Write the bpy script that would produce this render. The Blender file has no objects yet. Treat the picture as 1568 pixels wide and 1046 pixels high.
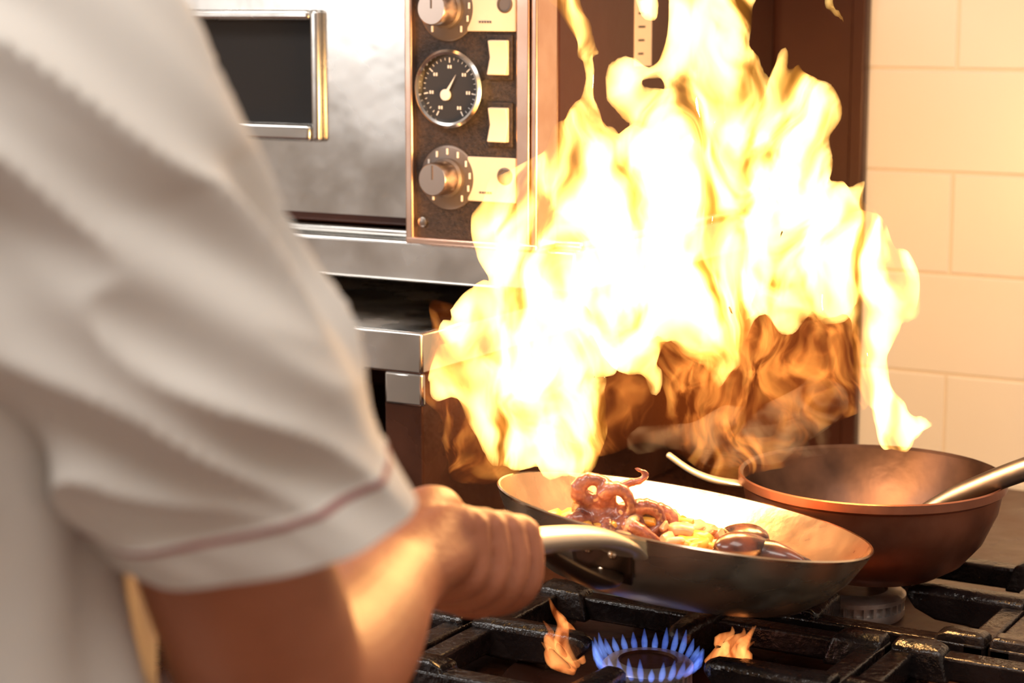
import bpy, bmesh, math, random
from mathutils import Vector, Matrix, noise
random.seed(7)
scene = bpy.context.scene
scene.view_settings.view_transform = 'Standard'
YAW = math.radians(30)      # the camera looks 30 deg left of the wall normal
RZ = Matrix.Rotation(YAW, 4, 'Z')

# ------------------------------------------------------------------ materials
def newmat(name):
    m = bpy.data.materials.new(name); m.use_nodes = True
    nt = m.node_tree; nt.nodes.clear()
    return m, nt, nt.nodes, nt.links

def pmat(name, col, rough=.5, metal=0., col2=None, nscale=8., stretch=(1,1,1), bump=0., bscale=60.,
         rvar=0., coat=0., sss=0., sheen=0., detail=4.):
    m, nt, N, L = newmat(name)
    out = N.new('ShaderNodeOutputMaterial'); b = N.new('ShaderNodeBsdfPrincipled')
    L.new(b.outputs[0], out.inputs[0])
    b.inputs['Base Color'].default_value = (*col, 1)
    b.inputs['Roughness'].default_value = rough
    b.inputs['Metallic'].default_value = metal
    b.inputs['Coat Weight'].default_value = coat
    b.inputs['Sheen Weight'].default_value = sheen
    if sss:
        b.inputs['Subsurface Weight'].default_value = sss
        b.inputs['Subsurface Radius'].default_value = (.01, .004, .002)
        b.inputs['Subsurface Scale'].default_value = 1.
    tc = N.new('ShaderNodeTexCoord'); mp = N.new('ShaderNodeMapping')
    mp.inputs['Scale'].default_value = stretch
    L.new(tc.outputs['Object'], mp.inputs[0])
    n = N.new('ShaderNodeTexNoise'); n.inputs['Scale'].default_value = nscale; n.inputs['Detail'].default_value = detail
    L.new(mp.outputs[0], n.inputs['Vector'])
    if col2:
        r = N.new('ShaderNodeValToRGB'); r.color_ramp.elements[0].position = .35; r.color_ramp.elements[1].position = .65
        r.color_ramp.elements[0].color = (*col, 1); r.color_ramp.elements[1].color = (*col2, 1)
        L.new(n.outputs[0], r.inputs[0]); L.new(r.outputs[0], b.inputs['Base Color'])
    if rvar:
        mr = N.new('ShaderNodeMapRange'); mr.inputs[3].default_value = max(.02, rough-rvar); mr.inputs[4].default_value = rough+rvar
        mr.inputs[1].default_value = .3; mr.inputs[2].default_value = .7
        L.new(n.outputs[0], mr.inputs[0]); L.new(mr.outputs[0], b.inputs['Roughness'])
    if bump:
        n2 = N.new('ShaderNodeTexNoise'); n2.inputs['Scale'].default_value = bscale; n2.inputs['Detail'].default_value = 3
        L.new(mp.outputs[0], n2.inputs['Vector'])
        bp = N.new('ShaderNodeBump'); bp.inputs['Strength'].default_value = bump; bp.inputs['Distance'].default_value = .004
        L.new(n2.outputs[0], bp.inputs['Height']); L.new(bp.outputs[0], b.inputs['Normal'])
    return m

def firemat(name, strength, cool, hot, scale, stretch, lo, hi, floor_=.05, dist=1.2, step=.2, warp=.03):
    m, nt, N, L = newmat(name)
    out = N.new('ShaderNodeOutputMaterial'); e = N.new('ShaderNodeEmission')
    L.new(e.outputs[0], out.inputs['Volume'])
    tc = N.new('ShaderNodeTexCoord')
    wn = N.new('ShaderNodeTexNoise'); wn.inputs['Scale'].default_value = 11; wn.inputs['Detail'].default_value = 2
    L.new(tc.outputs['Object'], wn.inputs['Vector'])
    sub = N.new('ShaderNodeVectorMath'); sub.operation = 'SUBTRACT'; sub.inputs[1].default_value = (.5,.5,.5)
    L.new(wn.outputs['Color'], sub.inputs[0])
    sc = N.new('ShaderNodeVectorMath'); sc.operation = 'SCALE'; sc.inputs['Scale'].default_value = warp*4
    L.new(sub.outputs[0], sc.inputs[0])
    ad = N.new('ShaderNodeVectorMath'); ad.operation = 'ADD'
    L.new(tc.outputs['Object'], ad.inputs[0]); L.new(sc.outputs[0], ad.inputs[1])
    mp = N.new('ShaderNodeMapping'); mp.inputs['Scale'].default_value = stretch
    L.new(ad.outputs[0], mp.inputs[0])
    n = N.new('ShaderNodeTexNoise'); n.inputs['Scale'].default_value = scale; n.inputs['Detail'].default_value = 3
    n.inputs['Distortion'].default_value = dist
    L.new(mp.outputs[0], n.inputs['Vector'])
    mr = N.new('ShaderNodeMapRange'); mr.interpolation_type = 'SMOOTHSTEP'
    mr.inputs[1].default_value = lo; mr.inputs[2].default_value = hi
    mr.inputs[3].default_value = floor_*strength; mr.inputs[4].default_value = strength
    L.new(n.outputs[0], mr.inputs[0]); L.new(mr.outputs[0], e.inputs['Strength'])
    mr2 = N.new('ShaderNodeMapRange'); mr2.inputs[1].default_value = lo; mr2.inputs[2].default_value = hi
    L.new(n.outputs[0], mr2.inputs[0])
    mx = N.new('ShaderNodeMix'); mx.data_type = 'RGBA'
    mx.inputs[6].default_value = (*cool, 1); mx.inputs[7].default_value = (*hot, 1)
    L.new(mr2.outputs[0], mx.inputs[0]); L.new(mx.outputs[2], e.inputs['Color'])
    try: m.cycles.volume_step_rate = step
    except Exception: pass
    return m

def smokemat(name, dens, col, scale):
    m, nt, N, L = newmat(name)
    out = N.new('ShaderNodeOutputMaterial'); e = N.new('ShaderNodeVolumeScatter')
    e.inputs['Color'].default_value=(*col,1); e.inputs['Anisotropy'].default_value=.2
    L.new(e.outputs[0], out.inputs['Volume'])
    tc = N.new('ShaderNodeTexCoord'); n = N.new('ShaderNodeTexNoise'); n.inputs['Scale'].default_value=scale; n.inputs['Distortion'].default_value=1.8
    L.new(tc.outputs['Object'], n.inputs['Vector'])
    mr = N.new('ShaderNodeMapRange'); mr.inputs[1].default_value=.45; mr.inputs[2].default_value=.65; mr.inputs[3].default_value=0; mr.inputs[4].default_value=dens
    L.new(n.outputs[0], mr.inputs[0]); L.new(mr.outputs[0], e.inputs['Density'])
    try: m.cycles.volume_step_rate = .6
    except Exception: pass
    return m

M = {}
M['steel'] = pmat('brushed_steel', (.56,.55,.53), .22, 1., (.70,.69,.67), 9, (1,1,1), .30, 10, .12)
M['steel_dark'] = pmat('dull_steel', (.30,.26,.23), .38, 1., (.42,.37,.33), 12, (1,1,1), .1, 60, .1)
M['black_panel'] = pmat('panel_black', (.022,.014,.011), .5, 0., (.055,.034,.026), 300, bump=.4, bscale=700)
M['side_panel'] = pmat('dark_enamel', (.050,.014,.008), .35, .2, (.075,.024,.014), 5, bump=.1, bscale=30)
M['trim_metal'] = pmat('trim_metal', (.75,.48,.36), .28, 1., (.88,.64,.52), 20)
M['glass_dark'] = pmat('oven_glass', (.010,.008,.008), .65, 0.)
M['cream'] = pmat('cream_plastic', (.82,.66,.50), .4, 0., (.88,.72,.56), 20)
M['dial'] = pmat('dial_face', (.03,.025,.024), .4)
M['white'] = pmat('white_print', (.85,.83,.80), .5)
M['knob'] = pmat('knob_aluminium', (.52,.42,.36), .3, 1.)
M['knob_dark'] = pmat('knob_scale', (.20,.16,.14), .4, .6)
M['iron'] = pmat('cast_iron', (.009,.007,.007), .24, .1, (.020,.013,.012), 30, bump=.35, bscale=160, rvar=.12)
M['rtop'] = pmat('range_top_steel', (.050,.020,.013), .30, .6, (.11,.045,.028), 9, bump=.2, bscale=40, rvar=.12)
M['range_body'] = pmat('range_body_steel', (.4,.38,.36), .35, 1., (.5,.48,.46), 8)
M['alu'] = pmat('burner_aluminium', (.70,.66,.64), .38, .8, (.48,.42,.40), 40, bump=.2, bscale=120)
M['pan_out'] = pmat('pan_outside', (.50,.45,.35), .27, .95, (.60,.54,.43), 9, (1,1,3), .06, 60, .06)
M['pan_in'] = pmat('pan_inside', (.56,.38,.26), .28, .97, (.62,.44,.32), 25, (1,1,1), .10, 90, .07)
M['pan_rim'] = pmat('pan_rim', (.90,.72,.52), .18, 1.)
M['handle'] = pmat('handle_steel', (.82,.70,.54), .32, .6)
M['bracket'] = pmat('bracket_steel', (.14,.09,.06), .35, .9)
M['copper'] = pmat('copper', (.27,.10,.06), .38, .8, (.47,.20,.125), 12, bump=.18, bscale=40, rvar=.1)
M['copper_in'] = pmat('copper_inside', (.05,.028,.022), .40, .7, (.15,.085,.065), 14, bump=.15, bscale=50, rvar=.1)
M['cloth'] = pmat('white_cotton', (.68,.655,.62), .85, 0., (.74,.72,.685), 5, bump=.10, bscale=900, sheen=.15)
M['red'] = pmat('red_piping', (.38,.15,.15), .8, 0.)
M['skin'] = pmat('skin', (.34,.115,.055), .50, 0., (.45,.17,.09), 14, bump=.15, bscale=220, sss=.15)
M['nail'] = pmat('nail', (.62,.32,.24), .3)
M['hair'] = pmat('hair', (.03,.02,.015), .6, bump=.6, bscale=300)
M['trousers'] = pmat('black_trousers', (.03,.03,.035), .85)
M['shoe'] = pmat('shoe_leather', (.015,.015,.015), .35)
M['eye'] = pmat('eye_white', (.85,.83,.8), .2)
M['iris'] = pmat('iris', (.06,.03,.02), .2)
M['tile'] = pmat('cream_tile', (.88,.84,.74), .28, 0., (.90,.86,.78), 3, bump=.05, bscale=15)
M['grout'] = pmat('grout', (.80,.72,.58), .9)
M['plaster'] = pmat('plaster', (.80,.77,.73), .9)
M['floor'] = pmat('floor_quarry_tile', (.20,.09,.06), .6, 0., (.25,.12,.08), 6)
M['shrimp'] = pmat('octopus_brown_red', (.13,.035,.022), .22, 0., (.46,.19,.13), 60, bump=.3, bscale=150, coat=.6)
M['mussel'] = pmat('mussel_shell', (.030,.014,.014), .25, 0., (.14,.05,.035), 60, coat=.5)
M['mussel_meat'] = pmat('mussel_meat', (.75,.32,.12), .35, coat=.4)
M['veg_y'] = pmat('yellow_pepper', (.70,.34,.04), .35, 0., (.80,.46,.08), 60, coat=.4)
M['veg_r'] = pmat('squid_pieces', (.62,.34,.17), .35, 0., (.74,.48,.30), 60, coat=.4)
M['sauce'] = pmat('sauce', (.40,.14,.04), .2, 0., (.55,.24,.07), 50, bump=.6, bscale=120, coat=.5)
M['blue'] = pmat('light_blue', (.10,.40,.70), .6)
M['flame'] = firemat('flame', 265, (1,.36,.02), (1,.64,.20), 19, (1,.35,.40), .36, .64, .05, 1.9, .35, .02)
M['wisp'] = firemat('flame_wisps', 30, (1,.17,.02), (1,.36,.06), 26, (1,.4,.6), .47, .64, .08, 2.4, .35)
M['gas_blue'] = firemat('gas_flame_blue', 110, (.08,.16,1), (.2,.35,1), 60, (1,1,1), .2, .6, .4, 0, .6)
M['gas_orange'] = firemat('gas_flame_orange', 120, (1,.16,.02), (1,.34,.09), 60, (1,1,.5), .3, .6, .2, 1, .6)
M['smoke'] = smokemat('pan_smoke', 10., (.95,.85,.80), 22)

# ------------------------------------------------------------------ mesh utils
class Part:
    def __init__(s): s.v=[]; s.f=[]; s.mi=[]
    def add(s, v, f, mi=0):
        o=len(s.v); s.v += [Vector(p) for p in v]; s.f += [tuple(i+o for i in q) for q in f]; s.mi += [mi]*len(f); return s
    def xform(s, mat): s.v=[mat@p for p in s.v]; return s

def mkobj(name, part, mats, smooth=True, bevel=0, subsurf=0):
    me = bpy.data.meshes.new(name); me.from_pydata([tuple(p) for p in part.v], [], part.f); me.update()
    for m in (mats if isinstance(mats,(list,tuple)) else [mats]): me.materials.append(m)
    me.polygons.foreach_set('material_index', part.mi)
    bm = bmesh.new(); bm.from_mesh(me); bmesh.ops.recalc_face_normals(bm, faces=bm.faces); bm.to_mesh(me); bm.free()
    if smooth:
        me.polygons.foreach_set('use_smooth', [True]*len(me.polygons))
        try: me.set_sharp_from_angle(angle=math.radians(38))
        except Exception: pass
    ob = bpy.data.objects.new(name, me); scene.collection.objects.link(ob)
    if bevel:
        b = ob.modifiers.new('bevel','BEVEL'); b.width = bevel; b.segments = 3; b.limit_method='ANGLE'; b.angle_limit=math.radians(40)
        b.harden_normals=False
    return ob

def group(name, center, children, cam_side=False):
    """Empty at the object's centre; children are modelled in room (or chef-side) coordinates."""
    e = bpy.data.objects.new(name, None); scene.collection.objects.link(e)
    e.empty_display_size=.05
    c = Vector(center)
    if cam_side:
        e.location = RZ@c; e.rotation_euler=(0,0,YAW)
    else: e.location = c
    for ch in children:
        ch.parent = e; ch.location = -c
    return e

def box(x0,x1,y0,y1,z0,z1):
    v=[(x,y,z) for z in (z0,z1) for y in (y0,y1) for x in (x0,x1)]
    f=[(0,2,3,1),(4,5,7,6),(0,1,5,4),(2,6,7,3),(0,4,6,2),(1,3,7,5)]
    return v,f

def catmull(P, n):
    P=[Vector(p) for p in P]; out=[]
    for i in range(len(P)-1):
        p0=P[max(i-1,0)];p1=P[i];p2=P[i+1];p3=P[min(i+2,len(P)-1)]
        for k in range(n):
            t=k/n
            out.append(.5*((2*p1)+(p2-p0)*t+(2*p0-5*p1+4*p2-p3)*t*t+(3*p1-p0-3*p2+p3)*t**3))
    out.append(P[-1].copy()); return out

def loft(path, radii, seg=24, n=6, cap=True, ref=Vector((0,0,1)), fn=None, closed_round=True):
    R4=[]
    for r in radii:
        if isinstance(r,(int,float)): R4.append(Vector((r,r,0)))
        else: R4.append(Vector((r[0],r[1],0)))
    P=catmull(path,n); R=catmull(R4,n)
    m=len(P); v=[];f=[]
    prev=None; L=0
    for i in range(m):
        t=(P[min(i+1,m-1)]-P[max(i-1,0)]).normalized()
        if prev is None:
            s=t.cross(ref)
            if s.length<1e-3: s=t.cross(Vector((0,1,0)))
            s.normalize()
        else:
            s=(prev-t*prev.dot(t)).normalized()
        prev=s; u=s.cross(t).normalized()
        if i: L+=(P[i]-P[i-1]).length
        for k in range(seg):
            a=2*math.pi*k/seg
            d=s*math.cos(a)*R[i].x+u*math.sin(a)*R[i].y
            if fn: d=d*(1+fn(a,L,i/(m-1),P[i]+d))
            v.append(P[i]+d)
    for i in range(m-1):
        for k in range(seg):
            a=i*seg+k;b=i*seg+(k+1)%seg
            f.append((a,b,b+seg,a+seg))
    if cap:
        for ring,sgn in ((0,-1),(m-1,1)):
            t=(P[min(ring+1,m-1)]-P[max(ring-1,0)]).normalized()*sgn
            rr=min(R[ring].x,R[ring].y)*(.8 if closed_round else 0)
            base=ring*seg
            last=list(range(base,base+seg))
            if closed_round:
                for q in (.5,.85):
                    new=[]
                    for idx in range(seg):
                        p=v[base+idx]; new.append(len(v)); v.append(P[ring]+(p-P[ring])*math.sqrt(1-q*q)+t*rr*q)
                    for idx in range(seg):
                        f.append((last[idx],last[(idx+1)%seg],new[(idx+1)%seg],new[idx]))
                    last=new
            c=len(v); v.append(P[ring]+t*rr)
            for idx in range(seg): f.append((last[idx],last[(idx+1)%seg],c))
    return v,f

def lathe(profile, seg=96, mats=None):
    v=[];f=[];mi=[]
    rings=[]
    for (r,z) in profile:
        if r<1e-6: rings.append([len(v)]); v.append((0,0,z))
        else:
            rings.append(list(range(len(v),len(v)+seg)))
            v+= [(r*math.cos(2*math.pi*k/seg), r*math.sin(2*math.pi*k/seg), z) for k in range(seg)]
    for i in range(len(rings)-1):
        A,B=rings[i],rings[i+1]
        for k in range(seg):
            k2=(k+1)%seg
            if len(A)==1 and len(B)==1: continue
            if len(A)==1: f.append((A[0],B[k],B[k2]))
            elif len(B)==1: f.append((A[k],A[k2],B[0]))
            else: f.append((A[k],A[k2],B[k2],B[k]))
            mi.append(mats[i] if mats else 0)
    return v,f,mi

def add_lathe(part, profile, mat=Matrix.Identity(4), seg=96, mats=None, base=0):
    v,f,mi=lathe(profile,seg,mats); o=len(part.v)
    part.v += [mat@Vector(p) for p in v]; part.f += [tuple(i+o for i in q) for q in f]; part.mi += [base+k for k in mi]

def icos(sub=2):
    bm=bmesh.new(); bmesh.ops.create_icosphere(bm,subdivisions=sub,radius=1)
    v=[x.co.copy() for x in bm.verts]; f=[tuple(q.index for q in x.verts) for x in bm.faces]; bm.free(); return v,f
ICO=icos(2); ICO3=icos(3)
def ball(part,c,r,mi=0,ico=ICO,rot=None):
    c=Vector(c)
    r=Vector(r) if not isinstance(r,(int,float)) else Vector((r,r,r))
    vs=[Vector((p.x*r.x,p.y*r.y,p.z*r.z)) for p in ico[0]]
    if rot: vs=[rot@p for p in vs]
    part.add([c+p for p in vs],ico[1],mi)

def voxel(part, size, smooth=4, fac=.5):
    me=bpy.data.meshes.new('tmp'); me.from_pydata([tuple(p) for p in part.v],[],part.f); me.update()
    bm=bmesh.new(); bm.from_mesh(me); bmesh.ops.recalc_face_normals(bm, faces=bm.faces); bm.to_mesh(me); bm.free()
    ob=bpy.data.objects.new('tmp',me); scene.collection.objects.link(ob)
    r=ob.modifiers.new('r','REMESH'); r.mode='VOXEL'; r.voxel_size=size
    if smooth:
        s=ob.modifiers.new('s','SMOOTH'); s.iterations=smooth; s.factor=fac
    dg=bpy.context.evaluated_depsgraph_get(); ev=ob.evaluated_get(dg)
    m2=bpy.data.meshes.new_from_object(ev)
    p=Part(); p.v=[v.co.copy() for v in m2.vertices]; p.f=[tuple(q.vertices) for q in m2.polygons]; p.mi=[0]*len(p.f)
    bpy.data.objects.remove(ob); bpy.data.meshes.remove(me); bpy.data.meshes.remove(m2)
    return p

# ------------------------------------------------------------------ ROOM (room frame)
WY=2.293
def wall_back():
    p=Part(); p.add(*box(-3.2,1.6,WY,WY+.12,0,2.7),1)
    h=.1205; w=.241; g=.0010
    z=.988-8*h; row=0
    while z < 2.6:
        off = 0 if (row%2==1) else w/2
        x=-.722+off-w*9
        while x<1.5:
            a=max(x+g,-3.19); b=min(x+w-g,1.59)
            if b-a>.01:
                y0=WY-.006; s=.0022
                v=[(a,WY,z+g),(b,WY,z+g),(b,WY,z+h-g),(a,WY,z+h-g),
                   (a,y0+s,z+g),(b,y0+s,z+g),(b,y0+s,z+h-g),(a,y0+s,z+h-g),
                   (a+s,y0,z+g+s),(b-s,y0,z+g+s),(b-s,y0,z+h-g-s),(a+s,y0,z+h-g-s)]
                f=[]
                for L0 in (0,4):
                    for q in range(4): f.append((L0+q,L0+(q+1)%4,L0+4+(q+1)%4,L0+4+q))
                f.append((8,9,10,11))
                p.add(v,f,0)
            x+=w
        z+=h; row+=1
    p.add(*box(-3.19,1.59,WY-.0045,WY,0.02,2.68),1)
    return mkobj('wall_back',p,[M['tile'],M['grout']],smooth=False)
wall_back()
for nm,b,m in (('wall_left',(-3.32,-3.2,-2.2,WY+.12,0,2.7),'plaster'),('wall_right',(1.6,1.72,-2.2,WY+.12,0,2.7),'plaster'),
             ('wall_front',(-3.32,1.72,-2.32,-2.2,0,2.7),'plaster'),
             ('floor',(-3.32,1.72,-2.32,WY+.12,-.1,0),'floor'),('ceiling',(-3.32,1.72,-2.32,WY+.12,2.7,2.8),'plaster')):
    p=Part(); p.add(*box(*b)); mkobj(nm,p,M[m],smooth=False)

# dark enamel splash panel fixed to the wall
p=Part(); p.add(*box(-1.9,-.8276,WY-.022,WY-.0065,.863,1.95)); p.add(*box(-.845,-.8276,WY-.026,WY-.022,.863,1.95))
sp=mkobj('sheet',p,M['side_panel'],bevel=.002)
group('splashback_panel',(-1.36,WY-.015,1.42),[sp])

# ------------------------------------------------------------------ wall oven
OX=.012
def oven():
    X0,X1=-1.72,-.953; Y=1.70; Z0,Z1=1.197,1.56
    ch=[]
    p=Part(); p.add(*box(X0,X1,Y+.02,2.262,Z0,Z1)); ch.append(mkobj('body',p,M['side_panel'],bevel=.004))
    wx0,wx1,wz0,wz1=-1.60,-1.229,1.301,1.408
    p=Part()
    for b in ((X0,wx0,Y,Y+.02,Z0+.012,Z1),(wx1,-1.105,Y,Y+.02,Z0+.012,Z1),(wx0,wx1,Y,Y+.02,Z0+.012,wz0),(wx0,wx1,Y,Y+.02,wz1,Z1)): p.add(*box(*b))
    ch.append(mkobj('door_skin',p,M['steel']))
    p=Part(); t=.011
    for b in ((wx0-t,wx0,Y-.010,Y,wz0-t*1.6,wz1+t),(wx1,wx1+t,Y-.010,Y,wz0-t*1.6,wz1+t),(wx0,wx1,Y-.012,Y,wz0-t*1.6,wz0),(wx0,wx1,Y-.010,Y,wz1,wz1+t)): p.add(*box(*b))
    ch.append(mkobj('window_frame',p,M['steel'],bevel=.004))
    p=Part(); p.add(*box(wx0,wx1,Y+.012,Y+.018,wz0,wz1)); ch.append(mkobj('window_glass',p,M['glass_dark']))
    # control panel
    PX0,PX1,PZ0,PZ1=-1.105,-.953,1.186,1.56; PY=1.682
    p=Part(); p.add(*box(PX0+.006,PX1-.02,PY+.003,Y+.019,PZ0+.006,PZ1-.004)); ch.append(mkobj('panel_face',p,M['black_panel']))
    p=Part()
    for b in ((PX0,PX0+.009,PY-.004,Y+.019,PZ0,PZ1),(PX1-.025,PX1-.010,PY-.002,Y+.019,PZ0,PZ1),(PX1-.007,PX1,PY-.004,Y+.019,PZ0,PZ1),(PX0,PX1,PY-.0045,Y+.0185,PZ0,PZ0+.007),(PX0,PX1,PY-.0045,Y+.0185,PZ1-.009,PZ1)): p.add(*box(*b))
    ch.append(mkobj('panel_frame',p,M['trim_metal'],bevel=.002))
    F=PY+.003
    def fr(x,z,y=F): return Matrix.Translation((x,y,z))@Matrix.Rotation(math.radians(90),4,'X')
    for i,z in enumerate((1.254,1.420)):
        p=Part(); add_lathe(p,[(0,.003),(.030,.003),(.032,.0015),(.032,0)],fr(-1.057,z)); ch.append(mkobj('knob_scale_%d'%(i+1),p,M['knob_dark']))
        p=Part()
        for k in range(11):
            a=math.radians(-140+28*k); c=Vector((-1.057+.026*math.sin(a),F-.0034,z+.026*math.cos(a)))
            p.add(*box(c.x-.0009,c.x+.0009,c.y-.0006,c.y+.0006,c.z-.003,c.z+.003))
        ch.append(mkobj('knob_marks_%d'%(i+1),p,M['white']))
        p=Part(); add_lathe(p,[(.0195,.003),(.0195,.008),(.017,.010),(.0165,.030),(.015,.032),(0,.032)],fr(-1.057,z),mats=[1,1,0,0,0])
        p.add(*box(-1.0578,-1.0562,F-.0326,F-.0318,z,z+.014),1)
        ch.append(mkobj('knob_%d'%(i+1),p,[M['knob'],M['knob_dark']]))
        p=Part(); p.add(*box(-1.034,-.979,F-.003,F,z-.022,z+.022)); ch.append(mkobj('label_plate_%d'%(i+1),p,M['cream'],bevel=.001))
        p=Part(); add_lathe(p,[(.0085,0),(.0085,.0036),(.0068,.0042),(.0068,.0032),(0,.0032)],fr(-.991,z+.004)); ch.append(mkobj('pilot_lamp_%d'%(i+1),p,M['knob_dark']))
        p=Part()
        for k in range(5): p.add(*box(-1.020+k*.003,-1.018+k*.003,F-.0036,F-.003,z-.014,z-.012))
        ch.append(mkobj('label_print_%d'%(i+1),p,M['knob_dark']))
    # gauge
    p=Part(); G=fr(-1.052,1.342)
    add_lathe(p,[(.0385,0),(.0385,.010),(.036,.0125),(.0335,.0115),(.0325,.006),(0,.006)],G,mats=[0,0,0,0,1])
    ch.append(mkobj('gauge_case',p,[M['steel'],M['dial']]))
    p=Part()
    for k in range(31):
        a=math.radians(-150+10*k); big=(k%5==0); r0=.0305; l=.005 if big else .0025; w=.0006 if big else .0003
        ca,sa=math.cos(a),math.sin(a); q=[]
        for (rr,ss) in ((r0-l,-w),(r0,-w),(r0,w),(r0-l,w)): q.append((-1.052+rr*sa+ss*ca,F-.0064,1.342+rr*ca-ss*sa))
        p.add(q,[(0,1,2,3)])
        if big:
            c=(-1.052+.0215*sa,F-.0064,1.342+.0215*ca); 
            p.add(*box(c[0]-.0022,c[0]-.0006,c[1]-.0002,c[1]+.0002,c[2]-.0016,c[2]+.0016)); p.add(*box(c[0]+.0006,c[0]+.0022,c[1]-.0002,c[1]+.0002,c[2]-.0016,c[2]+.0016))
    a=math.radians(32); sa,ca=math.sin(a),math.cos(a)
    cx,cz=-1.056,1.336
    p.add([(cx-.0022*ca-.004*sa,F-.0085,cz+.0022*sa-.004*ca),(cx+.0022*ca-.004*sa,F-.0085,cz-.0022*sa-.004*ca),(cx+.003*sa*8,F-.0085,cz+.003*ca*8)],[(0,1,2)])
    add_lathe(p,[(.0055,.0065),(.0055,.009),(0,.0095)],fr(cx,cz),seg=24)
    ch.append(mkobj('gauge_marks_and_needle',p,M['white'],smooth=False))
    for i,z in enumerate((1.308,1.373)):
        p=Part(); p.add(*box(-1.012,-.983,F-.0025,F,z-.022,z+.022),1)
        x0,x1=-1.008,-.987
        v=[(x0,F,z-.017),(x1,F,z-.017),(x1,F,z+.017),(x0,F,z+.017),(x0,F-.010,z-.0165),(x1,F-.010,z-.0165),(x1,F-.004,z),(x0,F-.004,z),(x1,F-.008,z+.0165),(x0,F-.008,z+.0165)]
        f=[(0,1,2,3),(0,4,5,1),(4,7,6,5),(7,9,8,6),(9,3,2,8),(0,3,9,7,4),(1,5,6,8,2)]
        p.add(v,f,0); ch.append(mkobj('rocker_switch_%d'%(i+1),p,[M['cream'],M['black_panel']],bevel=.0012))
    p=Part(); add_lathe(p,[(.005,0),(.005,.002),(.003,.003),(0,.003)],fr(-1.088,1.208),seg=24); add_lathe(p,[(.005,0),(.005,.002),(.003,.003),(0,.003)],fr(-1.088,1.54),seg=24)
    ch.append(mkobj('screws',p,M['steel_dark']))
    p=Part(); p.add(*box(X1,X1+.0008,1.885,1.925,1.36,1.50)); ch.append(mkobj('rating_sticker',p,M['cream']))
    p=Part()
    for k in range(7): p.add(*box(X1+.0008,X1+.0012,1.893,1.905+.002*(k%3),1.372+k*.014,1.374+k*.014))
    ch.append(mkobj('sticker_print',p,M['dial']))
    g=group('wall_oven',((X0+X1)/2,1.97,1.38),ch); g.location.x+=OX
oven()

# shelf carrying the oven
p=Part(); p.add(*box(-1.80,-.91,1.70,2.268,1.1425,1.186)); p.add(*box(-1.80,-.91,1.715,2.268,1.186,1.195))
sh=mkobj('shelf_top',p,M['steel'],bevel=.004)
group('oven_shelf',(-1.36,1.99,1.17),[sh])

# lower equipment stand on range rear
p=Part(); X0,X1,Y0,Y1=-1.78,-1.015,1.585,2.255
p.add(*box(X0,X1,Y0,Y1,1.072,1.113)); 
p.add(*box(X1-.045,X1-.001,Y0+.002,Y0+.01,1.040,1.073)); st_top=mkobj('stand_top',p,M['steel'],bevel=.003)
p=Part()
for x in (X0+.002,X1-.046):
    for y in (Y0+.004,Y1-.053): p.add(*box(x,x+.044,y,y+.05,.8625,1.0725))
    p.add(*box(x+.01,x+.034,Y1-.05,Y1-.03,1.112,1.142))
p.add(*box(X0+.01,X1-.01,Y1-.02,Y1-.012,.90,1.072))
p.add(*box(X0+.01,X1-.01,Y0+.01,Y1-.012,.90,.912))
p.add(*box(X1-.010,X1-.004,Y0+.05,Y1-.01,.8625,1.072))
p.add(*box(X0+.004,X0+.010,Y0+.05,Y1-.01,.8625,1.072))
st_leg=mkobj('legs_and_side_panels',p,M['rtop'],bevel=.002)
group('equipment_stand',(-1.4,1.9,1.0),[st_top,st_leg])

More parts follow.
